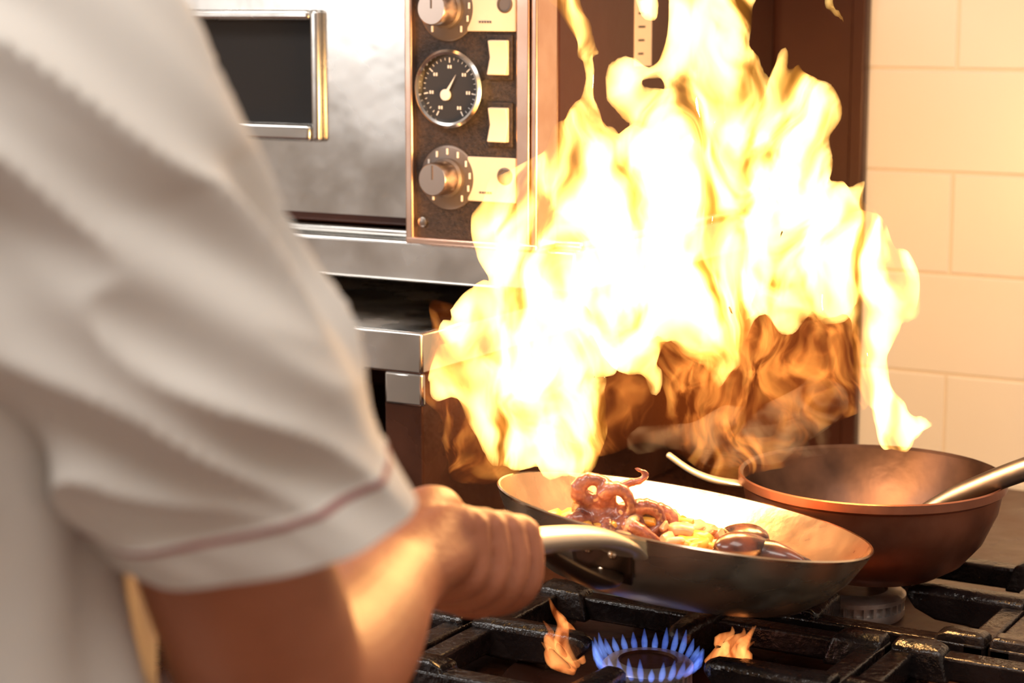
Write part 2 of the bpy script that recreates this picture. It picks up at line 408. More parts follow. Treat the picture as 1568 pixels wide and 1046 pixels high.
# ------------------------------------------------------------------ gas range
RX0,RX1,RY0,RY1=-1.80,.40,1.10,2.275
BA=(-.693,1.425); BB=(-.62,1.71)
fr_b=[(-1.361,1.425),(-1.027,1.425),BA,(-.359,1.425),(-.025,1.425)]
bk_b=[BB,(-.29,1.71),(.04,1.71)]
def gas_range():
    ch=[]
    p=Part(); p.add(*box(RX0,RX1,RY0+.06,RY1,.12,.84)); 
    for x in (RX0+.05,RX1-.12):
        for y in (RY0+.1,RY1-.15): p.add(*box(x,x+.06,y,y+.06,0.0,.12))
    ch.append(mkobj('body',p,M['range_body'],bevel=.004))
    p=Part(); p.add(*box(RX0-.005,RX1+.005,RY0,RY1,.838,.862)); ch.append(mkobj('top_plate',p,M['rtop'],bevel=.005))
    p=Part()
    for k in range(3):
        x0=RX0+.06+k*.71; p.add(*box(x0,x0+.66,RY0+.035,RY0+.062,.2,.66)); 
        p.add(*loft([(x0+.06,RY0+.01,.62),(x0+.6,RY0+.01,.62)],[.011,.011],seg=16,n=1))
        for xx in (x0+.08,x0+.58): p.add(*box(xx-.008,xx+.008,RY0+.008,RY0+.04,.612,.628))
    ch.append(mkobj('oven_doors',p,M['steel'],bevel=.002))
    p=Part()
    for k in range(9):
        Mx=Matrix.Translation((RX0+.2+k*.22,RY0+.06,.76))@Matrix.Rotation(math.radians(90),4,'X')
        add_lathe(p,[(.030,0),(.030,.008),(.024,.012),(.022,.035),(0,.037)],Mx,seg=32)
    ch.append(mkobj('control_knobs',p,M['iron']))
    p=Part(); q=Part()
    for (x,y) in fr_b+bk_b:
        T=Matrix.Translation((x,y,.862)); sc=.82 if y<1.5 else 1.05
        add_lathe(p,[(.125,0),(.122,.006),(.112,.006),(.09,.001),(.06,.0005),(0,.0005)],T)
        prof=[(.043,.001),(.045,.004),(.045,.010),(.040,.011),(.040,.018),(.046,.019),(.046,.023),(.042,.026),(.030,.027),(.028,.025),(0,.025)]
        add_lathe(q,[(r*sc,z) for r,z in prof],T,mats=[0,0,0,0,0,0,0,0,1,1])
        for k in range(32):
            a=2*math.pi*k/32; R=Matrix.Translation((x,y,0))@Matrix.Rotation(a,4,'Z')
            vv,ff=box(.0395*sc,.0448*sc,-.0014,.0014,.872,.882); q.add([R@Vector(t) for t in vv],ff,0)
    ch.append(mkobj('spill_bowls',p,M['rtop'])); ch.append(mkobj('burners',q,[M['alu'],M['rtop']]))
    group('gas_range',(-.7,1.7,.45),ch)
gas_range()

def grate(x,y,hx=.164,hy=.132,idx=0):
    p=Part(); z1=.900; z0=.880; w=.0105
    for b in ((-hx,hx,-hy,-hy+2*w),(-hx,hx,hy-2*w,hy),(-hx,-hx+2*w,-hy,hy),(hx-2*w,hx,-hy,hy)):
        p.add(*box(x+b[0],x+b[1],y+b[2],y+b[3],z0-.006,z1-.005))
    for sx in (-1,1):
        for sy in (-1,1):
            cx,cy=x+sx*(hx-.014),y+sy*(hy-.014); p.add(*box(cx-.014,cx+.014,cy-.014,cy+.014,.8625,z0))
            # raised corner lug, chunky cast shape with sloping shoulders
            ox,oy=x+sx*(hx-.001),y+sy*(hy-.001); ix,iy=x+sx*(hx-.052),y+sy*(hy-.030)
            v=[];
            for (tx,ty,zz) in ((0,0,.874),(1,0,.874),(1,1,.874),(0,1,.874),(.0,.0,.8985),(.85,0,.8985),(.85,.85,.8985),(0,.85,.8985),(.05,.05,.9035),(.6,.05,.9035),(.6,.6,.9035),(.05,.6,.9035)):
                v.append((ox+(ix-ox)*tx,oy+(iy-oy)*ty,zz))
            f=[(0,1,2,3),(8,9,10,11)]
            for L0 in (0,4):
                for q in range(4): f.append((L0+q,L0+(q+1)%4,L0+4+(q+1)%4,L0+4+q))
            p.add(v,f)
    for dx,dy,h in ((1,0,hx),(-1,0,hx),(0,1,hy),(0,-1,hy)):
        t=Vector((dx,dy,0)); s=Vector((-dy,dx,0))
        st=[(h-.001,.872,z1+.003,.0150),(h-.03,.870,z1+.002,.0135),(.082,.872,z1+.002,.0115),(.062,.880,z1+.001,.0105),(.053,.889,z1-.003,.007)]
        v=[];f=[]
        for (d,a,b,ww) in st:
            for (ss,zz) in ((-ww,a),(ww,a),(ww,b-.004),(ww*.6,b),(-ww*.6,b),(-ww,b-.004)):
                pt=Vector((x,y,0))+t*d+s*ss; v.append((pt.x,pt.y,zz))
        for k in range(len(st)-1):
            for q in range(6): f.append((k*6+q,k*6+(q+1)%6,(k+1)*6+(q+1)%6,(k+1)*6+q))
        f.append(tuple(range(6))); f.append(tuple(range(24,30)))
        p.add(v,f)
    ob=mkobj('bars',p,M['iron'],bevel=.0035)
    group('cast_iron_grate',(x,y,.88),[ob])
for b in fr_b+bk_b: grate(*b)

# gas flame at the front burner
p=Part(); q=Part(); rnd=random.Random(4)
for k in range(30):
    a=2*math.pi*k/30; d=Vector((math.cos(a),math.sin(a),0)); c=Vector((BA[0],BA[1],.884))
    h=.011+.010*rnd.random()
    p.add(*loft([c+d*.0385,c+d*.0430+Vector((0,0,h*.4)),c+d*.0460+Vector((0,0,h))],[.0020,.0029,.0005],seg=8,n=3))
gf=mkobj('blue_jets',p,M['gas_blue'])
for (a,l) in ((188,.056),(178,.040),(198,.040),(205,.025),(25,.044),(36,.038),(14,.036),(50,.030),(62,.026)):
    a=math.radians(a); d=Vector((math.cos(a),math.sin(a),0)); c=Vector((BA[0],BA[1],.876))
    j=lambda: Vector((rnd.uniform(-.004,.004),rnd.uniform(-.004,.004),0))
    q.add(*loft([c+d*.062,c+d*.074+Vector((0,0,l*.3))+j(),c+d*.080+Vector((0,0,l*.6))+j(),c+d*.082+Vector((0,0,l*.8))+j(),c+d*.088+Vector((0,0,l))],[.003,.0065,.0050,.0028,.0006],seg=12,n=4))
go=mkobj('orange_tips',q,M['gas_orange'])
group('burner_flame',(BA[0],BA[1],.89),[gf,go])

# small wavy blue piece at the back of the range
p=Part(); nn=14
for i in range(nn+1):
    for j in range(nn+1):
        x=-.03+.06*i/nn; y=-.025+.05*j/nn
        p.v.append(Vector((-.86+x,1.70+y,.872+.006*noise.noise(Vector((x*40,y*40,2)))+.004)))
for i in range(nn):
    for j in range(nn): a=i*(nn+1)+j; p.f.append((a,a+1,a+nn+2,a+nn+1)); p.mi.append(0)
bc=mkobj('cloth',p,M['blue']); so=bc.modifiers.new('s','SOLIDIFY'); so.thickness=.010; so.offset=-1
group('blue_piece',(-.86,1.70,.87),[bc])

# ------------------------------------------------------------------ frying pan (chef-side frame)
C=Vector((.1425,1.60,1.008)); nrm=Vector((.165,.078,.98)).normalized()
e1=Vector((1,0,0)); e1=(e1-nrm*e1.dot(nrm)).normalized(); e2=nrm.cross(e1)
PM=Matrix(((e1.x,e2.x,nrm.x,C.x),(e1.y,e2.y,nrm.y,C.y),(e1.z,e2.z,nrm.z,C.z),(0,0,0,1)))
def PL(a,b,h): return PM@Vector((a,b,h))
p=Part()
prof=[(0,-.053),(.098,-.053),(.108,-.050),(.125,-.038),(.140,-.022),(.1505,-.007),(.1545,0),(.1560,.0006),(.157,-.0006),(.1560,-.0024),(.1535,-.008),(.143,-.027),(.128,-.044),(.111,-.057),(.100,-.059),(0,-.059)]
ms=[1,1,1,1,1,1,2,2,2,0,0,0,0,0,0]
add_lathe(p,prof,PM,seg=160,mats=ms)
pan=mkobj('pan_bowl',p,[M['pan_out'],M['pan_in'],M['pan_rim']])
A=[(.086,1.466,1.010),(.078,1.452,1.022),(.058,1.420,1.036),(.022,1.365,1.049),(-.02,1.295,1.062),(-.05,1.243,1.068),(-.066,1.214,1.066)]
p=Part(); p.add(*loft(A,[(.020,.0035),(.019,.0060),(.016,.0085),(.013,.0095),(.012,.009),(.012,.008),(.009,.006)],seg=24,n=8))
hd=mkobj('handle',p,M['handle'])
p=Part()
for (a,z) in ((245,-.018),(237,-.018),(241,-.034)):
    a=math.radians(a); r=.151 if z>-.03 else .141
    ball(p,PL(r*math.cos(a),r*math.sin(a),z),(.0045,.0045,.0045))
v=[];f=[]
for i in range(13):
    a=math.radians(231+20*i/12)
    for (r,z) in ((.1555,-.006),(.1500,-.016),(.1440,-.028),(.1355,-.040)): v.append(PL((r+.0015)*math.cos(a),(r+.0015)*math.sin(a),z))
for i in range(12):
    for j in range(3): f.append((i*4+j,i*4+j+1,i*4+j+5,i*4+j+4))
p2=Part(); p2.add(v,f); bk=mkobj('handle_bracket',p2,M['bracket']); s=bk.modifiers.new('s','SOLIDIFY'); s.thickness=.003; s.offset=0
p2=Part(); p2.add(*loft([PL(.139*math.cos(math.radians(241)),.139*math.sin(math.radians(241)),-.036),(.066,1.432,.998),(.040,1.393,1.022),(.024,1.368,1.040)],[(.016,.004),(.013,.005),(.009,.005),(.007,.004)],seg=16,n=6))
br=mkobj('handle_brace',p2,M['bracket'])
rv=mkobj('rivets',p,M['pan_rim'])
group('frying_pan',C,[pan,hd,rv,bk,br],True)

# ------------------------------------------------------------------ seafood stew
def food():
    ch=[]
    p=Part(); n=40; m=16
    for i in range(m+1):
        for k in range(n):
            a=2*math.pi*k/n; r=.104*i/m; x=-.008+r*math.cos(a)*.98; y=-.003+r*math.sin(a)*.9
            h=-.0525+.024*max(0,1-(i/m)**2)**.7+.004*noise.noise(Vector((x*60,y*60,0)))*(1-i/m)
            p.v.append(PL(x,y,h))
    for i in range(m):
        for k in range(n): a=i*n+k;b=i*n+(k+1)%n; p.f.append((a,b,b+n,a+n)); p.mi.append(0)
    ch.append(mkobj('sauce',p,M['sauce']))
    for nm,mt,cnt,sd in (('pepper_pieces','veg_y',60,3),('squid_pieces','veg_r',46,5)):
        rnd=random.Random(sd); p=Part()
        for _ in range(cnt):
            a=rnd.random()*6.28; r=math.sqrt(rnd.random()); x=-.025+.105*r*math.cos(a); y=-.01+.075*r*math.sin(a)
            h=-.036+.028*(1-r*r)+rnd.uniform(-.003,.006)
            rot=Matrix.Rotation(rnd.random()*6.28,3,'Z')@Matrix.Rotation(rnd.uniform(-.9,.9),3,'X')
            s=rnd.uniform(.7,1.15); o=rnd.random()*9
            vs=[]
            for q in ICO[0]:
                e=Vector((math.copysign(abs(q.x)**.6,q.x),math.copysign(abs(q.y)**.6,q.y),math.copysign(abs(q.z)**.7,q.z)))
                e=Vector((e.x*.0105*s,e.y*.007*s,e.z*.0045*s))
                e.z+=.10*e.x*e.x/.01*(1 if o>4 else -1)
                e*=1+.25*noise.noise(q*1.3+Vector((o,0,0)))
                vs.append(PL(x,y,h)+rot@e)
            p.add(vs,ICO[1])
        ch.append(mkobj(nm,p,M[mt]))
    p=Part()
    def Q(a,b,h):   # octopus seated in the stew
        k=.66; return PL(-.062+(a+.054)*k*1.18, -.03+(b+.035)*k, -.019+(h+.006)*k)
    def tent(base,pts,r0):
        P=[base]+pts; n=len(P); r0*=.82; p.add(*loft([Q(*q) for q in P],[r0*(1-.65*i/(n-1)) for i in range(n)],seg=14,n=7,
             fn=lambda a,L,t,pp: .10*math.sin(L*1100)))
    ball(p,Q(-.062,-.03,.006),(.016,.013,.016),ico=ICO3); ball(p,Q(-.082,-.03,.014),(.011,.010,.012),ico=ICO3)
    ball(p,Q(-.012,-.03,-.004),(.017,.012,.013),ico=ICO3); ball(p,Q(-.03,-.04,.004),(.013,.012,.011),ico=ICO3)
    tent((-.072,-.03,.02),[(-.092,-.04,.036),(-.084,-.045,.054),(-.062,-.042,.050),(-.054,-.04,.028)],.0105)
    tent((-.066,-.03,.02),[(-.064,-.05,.044),(-.048,-.05,.048),(-.036,-.05,.030),(-.042,-.05,.010)],.010)
    tent((-.050,-.03,.01),[(-.034,-.04,.026),(-.014,-.04,.032),(-.002,-.04,.016),(-.012,-.05,.002)],.011)
    tent((-.070,-.03,.0),[(-.090,-.05,.004),(-.104,-.05,-.008),(-.100,-.05,-.020)],.010)
    tent((-.045,-.04,.0),[(-.030,-.06,.006),(-.012,-.062,-.002),(.006,-.055,-.012)],.011)
    tent((-.055,-.04,.0),[(-.056,-.06,-.004),(-.044,-.07,-.012),(-.030,-.07,-.006)],.010)
    tent((-.030,-.02,.01),[(-.006,-.02,.026),(.012,-.02,.018),(.010,-.03,.0)],.011)
    tent((-.060,.0,.03),[(-.040,.0,.050),(-.028,.0,.056),(-.022,.0,.066),(-.034,.0,.070)],.0055)
    ch.append(mkobj('octopus',voxel(p,.0014,2),M['shrimp']))
    def shell(cx,cy,h,ang,tilt,s=1.):
        R=Matrix.Rotation(ang,3,'Z')@Matrix.Rotation(tilt,3,'X')
        def surf(flip):
            v=[];f=[];nu,nv=20,12
            for i in range(nu+1):
                u=i/nu; L=(u-.4)*.052*s; w=.0135*s*math.sin(math.pi*min(1,u**.75*.97+.015))**.75
                for j in range(nv+1):
                    a=math.pi*j/nv; v.append(PL(cx,cy,h)+R@Vector((L,w*math.cos(a),flip*w*.75*math.sin(a)+flip*.0012)))
            for i in range(nu):
                for j in range(nv): a=i*(nv+1)+j; f.append((a,a+1,a+nv+2,a+nv+1))
            return v,f
        return surf
    p=Part(); q=Part()
    for (cx,cy,h,a,t,s) in ((.040,-.055,-.012,.3,.5,1.0),(.066,-.05,-.016,-.5,.9,1.05),(.052,-.03,-.006,2.2,-.5,.95),(.078,-.04,-.022,.2,1.2,.9)):
        for fl in (1,-1):
            g=shell(cx,cy,h,a,t+(.35 if fl>0 else -.2),s)(fl); p.add(*g)
        ball(q,PL(cx+.002,cy,h+.001),(.014*s,.007*s,.004*s),rot=Matrix.Rotation(a,3,'Z')@Matrix.Rotation(t,3,'X'))
    ms=mkobj('mussel_shells',p,M['mussel']); so=ms.modifiers.new('s','SOLIDIFY'); so.thickness=.0012
    ch.append(ms); ch.append(mkobj('mussel_meat',q,M['mussel_meat']))
    group('seafood_stew',C-nrm*.03,ch,True)
food()

# ------------------------------------------------------------------ copper pan
CC=Vector((.3335,1.80,.995)); T=Matrix.Translation(CC)
p=Part()
prof=[(0,-.086),(.062,-.085),(.082,-.074),(.099,-.055),(.111,-.030),(.117,-.010),(.1185,-.002),(.1215,.0006),(.1230,-.0005),(.1230,-.008),(.119,-.011),(.1155,-.030),(.103,-.058),(.086,-.078),(.066,-.090),(.0,-.091)]
add_lathe(p,prof,T,seg=160,mats=[1,1,1,1,1,1,1,2,0,0,0,0,0,0,0])
cp=mkobj('pan_bowl',p,[M['copper'],M['copper_in'],M['copper']])
p=Part(); p.add(*loft([(.216,1.82,.980),(.19,1.824,.983),(.168,1.83,.991),(.148,1.836,1.004)],[(.008,.003),(.005,.0035),(.004,.003),(.004,.003)],seg=16,n=8))
ch2=mkobj('handle',p,M['handle'])
group('copper_saute_pan',CC,[cp,ch2],True)
p=Part(); p.add(*loft([(.352,1.775,.948),(.385,1.765,.972),(.41,1.755,.988),(.455,1.735,1.013),(.52,1.705,1.045),(.57,1.68,1.068)],[.006,.008,.0095,.0105,.0105,.009],seg=20,n=8))
q=Part(); add_lathe(q,[(0,-.020),(.012,-.018),(.020,-.010),(.024,0),(.0225,0),(.019,-.009),(.011,-.016),(0,-.018)],Matrix.Translation((.335,1.785,.945)),seg=48); p.add(q.v,q.f)
ld=mkobj('ladle_body',p,M['steel_dark']); group('ladle',(.45,1.74,1.0),[ld],True)

# ------------------------------------------------------------------ FIRE
U=.0546; FO=Vector((.118,1.66,1.046))
def FP(a,b,d): return FO+Vector((a*U,d*U,b*U))
def strand(part,pts,sub=5,flat=.5):
    P=catmull([(q[0],q[1],q[2]) for q in pts],sub); R=catmull([(q[3],0,0) for q in pts],sub)
    for c,r in zip(P,R):
        rr=max(.05,r.x)*U; ball(part,FP(c.x,c.y,c.z),(rr,max(.011,rr*flat) if rr>.011 else rr,rr))
S=[]
def s_(*pts): S.append(pts)
s_((-1.3,-.1,0,.35),(-1.6,.5,0,.6),(-2.1,1.1,0,.75),(-1.9,1.8,0,.85),(-1.6,2.6,0,.95),(-1.7,3.4,0,.85),(-1.5,4.0,0,.7))
s_((-2.1,1.1,.1,.7),(-2.9,1.1,.1,.45),(-3.3,1.25,.1,.2))
s_((-1.5,.2,.1,.45),(-2.2,.5,.1,.5),(-2.8,.8,.1,.35),(-3.2,.9,.1,.2))
s_((-2.0,1.6,0,.75),(-2.7,1.7,0,.45),(-3.0,1.8,0,.25))
s_((-1.0,-.15,.1,.2),(-1.05,.3,.1,.3),(-1.2,.8,.1,.4))
s_((-1.3,.4,.3,.45),(-1.1,1.1,.3,.4),(-1.0,2.0,.2,.55),(-.9,3.0,0,.9))
s_((-2.1,2.0,0,.6),(-2.6,2.3,0,.35),(-2.9,2.2,0,.2))
s_((-1.9,2.9,0,.7),(-2.3,3.1,0,.42),(-2.5,3.6,0,.26),(-2.3,4.0,0,.2))
s_((-1.2,3.3,0,1.0),(-.3,3.3,-.2,1.15),(.6,3.3,0,1.2),(1.5,3.3,.1,1.2),(2.4,3.2,0,1.05),(3.0,2.9,0,.8))
s_((-.6,4.1,0,.8),(.3,4.2,0,1.0),(1.2,4.2,.1,1.05),(2.0,4.0,0,.9),(2.6,3.7,0,.7),(3.0,3.9,0,.28),(3.2,4.05,0,.14))
s_((-.3,2.5,0,.8),(-.3,1.9,-.1,.5),(-.15,1.4,-.1,.3),(.1,1.15,-.1,.15))
s_((.5,2.4,.1,.8),(1.0,1.9,.1,.6),(1.15,1.4,.1,.33),(1.05,1.1,.1,.15))
s_((1.6,2.8,0,.7),(1.9,2.4,0,.35),(2.0,2.1,0,.15))
s_((2.8,3.0,0,.85),(3.3,2.6,0,.55),(3.5,2.2,0,.38),(3.4,1.6,0,.33),(3.45,1.1,0,.32),(3.8,.65,0,.28),(4.15,.42,0,.22),(4.35,.4,0,.10))
s_((3.6,.8,0,.22),(3.6,.45,0,.18),(3.9,.22,0,.18),(4.2,.3,0,.16))
s_((3.0,3.2,0,.5),(3.5,3.0,0,.35),(3.85,2.75,0,.22),(3.85,2.2,0,.13))
s_((-1.7,3.9,0,.6),(-1.6,4.4,0,.38),(-1.25,4.9,0,.28),(-.95,5.35,0,.14))
s_((-.2,4.5,0,.4),(-.65,4.7,0,.2),(-.9,5.3,0,.15),(-1.02,6.0,0,.15),(-1.25,6.6,0,.16),(-1.4,7.1,0,.22),(-1.2,7.8,0,.18))
s_((.0,4.6,0,.5),(.15,5.1,0,.3),(-.1,5.3,0,.26),(-.35,5.6,0,.26),(-.3,6.0,0,.18),(.05,6.1,0,.12))
s_((.4,4.8,0,.6),(.45,5.5,0,.45),(.3,6.0,0,.28),(.45,6.5,0,.32),(.6,7.1,0,.38),(.7,7.9,0,.38))
s_((1.1,4.8,0,.6),(1.2,5.5,0,.52),(1.0,6.1,0,.46),(.95,6.8,0,.45),(1.1,7.6,0,.42))
s_((1.5,4.8,.1,.45),(1.75,5.3,.1,.3),(1.9,5.7,.1,.17),(1.88,6.0,.1,.10))
s_((2.1,4.4,0,.65),(2.15,4.9,0,.48),(2.3,5.25,0,.42),(2.45,5.5,0,.32),(2.6,5.3,0,.18))
s_((2.2,5.5,0,.24),(2.4,5.7,0,.2),(2.62,5.5,0,.13))
s_((-.1,6.9,.3,.17),(-.05,7.1,.3,.14),(-.2,7.7,.3,.16)); s_((1.5,6.95,.3,.12),(1.65,7.05,.3,.1),(1.9,7.3,.3,.07))
s_((2.75,7.2,.2,.06),(2.7,6.8,.2,.07),(2.85,6.5,.2,.05))
p=Part()
for st in S: strand(p,st)
fl=voxel(p,.0036,2,.4)
for i,v in enumerate(fl.v):
    q=Vector((v.x*28,v.y*28,v.z*12)); q2=Vector((v.x*75,v.y*75,v.z*34))
    d=noise.noise_vector(q)*.012+noise.noise_vector(q2)*.007
    fl.v[i]=v+Vector((d.x,d.y*.5,d.z*1.5))
f1=mkobj('flame_body',fl,M['flame'])
p=Part()
for w in (((-3.0,.2,.1,.4),(-1.9,.3,.1,.7),(-1.0,.6,.2,.7),(0,.9,.2,.9),(1,1.0,.3,1.05),(2,1.2,.3,1.05),(2.8,1.0,.2,.7),(3.1,.8,.2,.3)),
          ((-.8,1.8,.4,.6),(.5,1.9,.5,.8),(2.0,2.0,.4,.8),(2.9,1.8,.3,.5)),
          ((-3.2,1.0,.1,.5),(-3.0,1.9,.1,.5)),
          ((-2.9,-.1,.1,.35),(-2.2,-.2,.1,.4)),
          ((.8,.2,.2,.4),(1.6,.1,.2,.5),(2.2,.2,.2,.3))): strand(p,w,flat=.6)
ws=voxel(p,.006,3,.5)
for i,v in enumerate(ws.v):
    d=noise.noise_vector(Vector((v.x*20,v.y*20,v.z*14)))*.02; ws.v[i]=v+d
f2=mkobj('flame_wisps',ws,M['wisp'])
group('fire',FO,[f1,f2],True)
p=Part()
for w in (((.2,-.2,1.5,.35),(1.3,-.1,1.5,.45),(2.2,.1,1.5,.5),(2.9,.5,1.5,.4)),((1.6,-.3,1.8,.35),(2.2,-.2,2.0,.4),(2.9,-.1,2.0,.35))): strand(p,w,flat=.7)
sm=voxel(p,.006,3,.5)
for i,v in enumerate(sm.v):
    sm.v[i]=v+noise.noise_vector(Vector((v.x*25,v.y*25,v.z*20)))*.015
smo=mkobj('smoke_plume',sm,M['smoke']); group('smoke',FO+Vector((.09,.09,0)),[smo],True)

# ------------------------------------------------------------------ CHEF
def chef():
    ch=[]
    W=Vector
    h=W((.485,.82,-.30)).normalized(); n1=W((0,0,1)); n1=(n1-h*n1.dot(h)).normalized(); n2=h.cross(n1)
    Cn=W((-.036,1.268,1.064))
    def hp(s,a,b): return Cn+h*s+n2*a+n1*b
    wr=W((-.070,1.178,1.076))
    p=Part()
    p.add(*loft([(-.152,.895,1.26),(-.138,.905,1.19),(-.123,.925,1.125),(-.116,.950,1.088),(-.105,1.01,1.074),(-.092,1.08,1.072),(-.080,1.14,1.075),tuple(wr),tuple(hp(-.045,.006,.004))],
                [.042,.045,.046,.046,(.046,.046),(.043,.043),(.034,.036),(.029,.031),(.026,.030)],seg=36,n=6))
    ss=[(.036,.0100,1.0),(.013,.0105,1.08),(-.010,.0100,1.02),(-.031,.0088,.84)]
    for s,r,k in ss:
        mcp=hp(s,.026,.022)
        p.add(*loft([wr+ n2*.008+n1*.004, hp(s*.75-.03,.016,.014), hp(s-.004,.022,.021), mcp],[.022,.0165,.0135,r*1.25],seg=18,n=5))
        p.add(*loft([mcp,hp(s+.003,.0335*k**.3,.004),hp(s+.003,.030,-.014*k),hp(s+.002,.012,-.0265*k),hp(s,-.008,-.0245*k),hp(s-.001,-.020,-.010)],
                    [r*1.25,r*.98,r*1.12,r*.95,r*.92,r*.75],seg=18,n=5))
    for a in (-.02,0,.018): ball(p,hp(a-.006,.016,.010),(.020,.018,.016),ico=ICO3)
    p.add(*loft([wr+n1*.006-n2*.006,hp(-.045,-.006,.020),hp(-.018,-.010,.029),hp(.008,-.014,.026),hp(.030,-.012,.021),hp(.043,-.010,.019)],
                [.019,.0185,.0155,.0118,.0108,.0085],seg=18,n=5))
    arm=mkobj('right_arm',voxel(p,.0021,3,.5),M['skin']); ch.append(arm)
    p=Part(); ball(p,hp(.045,-.010,.0272),(.0065,.0065,.002)); 
    for s,r,k in ss: ball(p,hp(s-.001,-.0275,-.011),(.002,.005,.006))
    ch.append(mkobj('nails',p,M['nail']))
    def folds(seed,amp):
        def fn(a,L,t,pt):
            k=noise.noise(W((math.cos(a)*1.2,math.sin(a)*1.2,L*6+seed)))
            k2=noise.noise(W((math.cos(a)*2.0+L*10,math.sin(a)*2.0-L*6,L*9+seed*2)))
            w1=1-abs(noise.noise(W((math.cos(a)*1.7+L*12+seed,math.sin(a)*1.7-L*8,L*5))))*2.2
            fade=min(1,(1-t)*4)
            return amp*(.10*k+.12*k2+.16*(w1-.4)*fade)
        return fn
    def sleeve(name,path,rad,seed,red=True,tip=0.):
        fn=folds(seed,1.0)
        v,f=loft(path,rad,seg=140,n=26,cap=False,fn=fn)
        seg=140; rows=len(v)//seg; p=Part(); p.add(v,f)
        cen=[sum((v[i*seg+k] for k in range(seg)),W())/seg for i in range(rows)]
        d=[0]*rows
        for i in range(rows-2,-1,-1): d[i]=d[i+1]+(cen[i]-cen[i+1]).length
        for i in range(rows):
            if .0265<d[i]<.0315:
                for k in range(seg): p.v[i*seg+k]=cen[i]+(p.v[i*seg+k]-cen[i])*1.018
            elif d[i]<=.0265:
                for k in range(seg): p.v[i*seg+k]=cen[i]+(p.v[i*seg+k]-cen[i])*1.01
        for fi in range(len(p.f)):
            i=fi//seg
            if red and .0262<d[i]<.0318: p.mi[fi]=1
        last=(rows-1)*seg; base=len(p.v)
        for j,(sc,back) in enumerate(((.985,0),(.955,2),(.94,10),(.93,22))):
            for k in range(seg):
                q=p.v[(rows-1-back)*seg+k]; c=cen[rows-1-back]; p.v.append(c+(q-c)*sc)
        rings=[last]+[base+j*seg for j in range(4)]
        for a_,b_ in zip(rings[:-1],rings[1:]):
            for k in range(seg): p.f.append((a_+k,a_+(k+1)%seg,b_+(k+1)%seg,b_+k)); p.mi.append(0)
        if tip:   # the hem rides up on the near and body side of the raised arm
            ax_=(cen[-1]-cen[-30]).normalized(); end=cen[-1]
            for i,q in enumerate(p.v):
                dd=-(q-end).dot(ax_); w_=max(0,min(1,1-dd/.16)); w_=w_*w_*(3-2*w_)
                rel=q-end; rel=rel-ax_*rel.dot(ax_)
                up=max(-.006,.024-.36*rel.x-.20*rel.y)
                p.v[i]=q-ax_*(up*w_*tip)
        ch.append(mkobj(name,p,[M['cloth'],M['red']]))
    sleeve('right_sleeve',[(-.300,.90,1.425),(-.262,.885,1.425),(-.216,.872,1.385),(-.189,.875,1.325),(-.158,.885,1.262),(-.130,.902,1.205),(-.108,.915,1.158)],
           [.05,.074,.082,.080,.076,.071,.069],3.1,tip=1.)
    ax=W((math.cos(YAW),-math.sin(YAW),0)); ay=W((math.sin(YAW),math.cos(YAW),0)); tc=W((-.372,.945,0))
    rings=[(.70,.228,.165),(.78,.232,.167),(.88,.233,.165),(1.0,.228,.158),(1.1,.216,.152),(1.2,.206,.148),(1.30,.203,.142),(1.37,.188,.130),(1.42,.155,.108),(1.455,.105,.082),(1.48,.068,.066),(1.505,.062,.062)]
    seg=140; P=catmull([(z,a,b) for z,a,b in rings],8); p=Part()
    for q in P:
        z,a,b=q
        for k in range(seg):
            t=2*math.pi*k/seg; c,s=math.cos(t),math.sin(t)
            x=math.copysign(abs(c)**.85,c)*a; y=math.copysign(abs(s)**.85,s)*b
            n_=noise.noise(W((c*1.6,s*1.6,z*5)))*.022+noise.noise(W((c*4,s*4,z*6+3)))*.014
            e=(1+n_/.18)
            p.v.append(tc+ax*x*e+ay*(y*e)+W((0,0,z)))
    rows=len(P)
    for i in range(rows-1):
        for k in range(seg): a_=i*seg+k;b_=i*seg+(k+1)%seg; p.f.append((a_,b_,b_+seg,a_+seg)); p.mi.append(0)
    p.f.append(tuple(range(seg))[::-1]); p.mi.append(0); p.f.append(tuple(range((rows-1)*seg,rows*seg))); p.mi.append(0)
    ch.append(mkobj('jacket',p,[M['cloth'],M['red']]))
    def B(a,b,z): return tc+ax*a+ay*b+W((0,0,z))
    p=Part(); 
    T=Matrix.Translation(B(0,.0,1.47)); add_lathe(p,[(.064,0),(.068,.02),(.064,.045),(.060,.045),(.062,.02),(.060,0)],T,seg=48); ch.append(mkobj('collar',p,M['cloth']))
    p=Part()
    for k in range(6):
        for sx in (-.04,.04): ball(p,B(sx,.158-.003*k,.95+.08*k),.008)
    ch.append(mkobj('buttons',p,M['white']))
    sleeve('left_sleeve',[B(-.09,0,1.42),B(-.14,.0,1.415),B(-.185,.005,1.37),B(-.215,.02,1.30),B(-.235,.04,1.22),B(-.245,.05,1.16)],[.05,.072,.078,.072,.068,.072],8.3)
    p=Part(); lw=B(-.17,.27,1.03)
    p.add(*loft([B(-.22,.02,1.28),B(-.24,.04,1.17),B(-.245,.07,1.09),B(-.23,.14,1.055),lw,B(-.15,.31,1.025)],[.045,.05,.048,.043,.028,.026],seg=30,n=6))
    hd_=(B(-.12,.40,1.0)-lw).normalized(); hs=hd_.cross(W((0,0,1))).normalized(); hu=hs.cross(hd_)
    def L(s,a,b): return lw+hd_*s+hs*a+hu*b
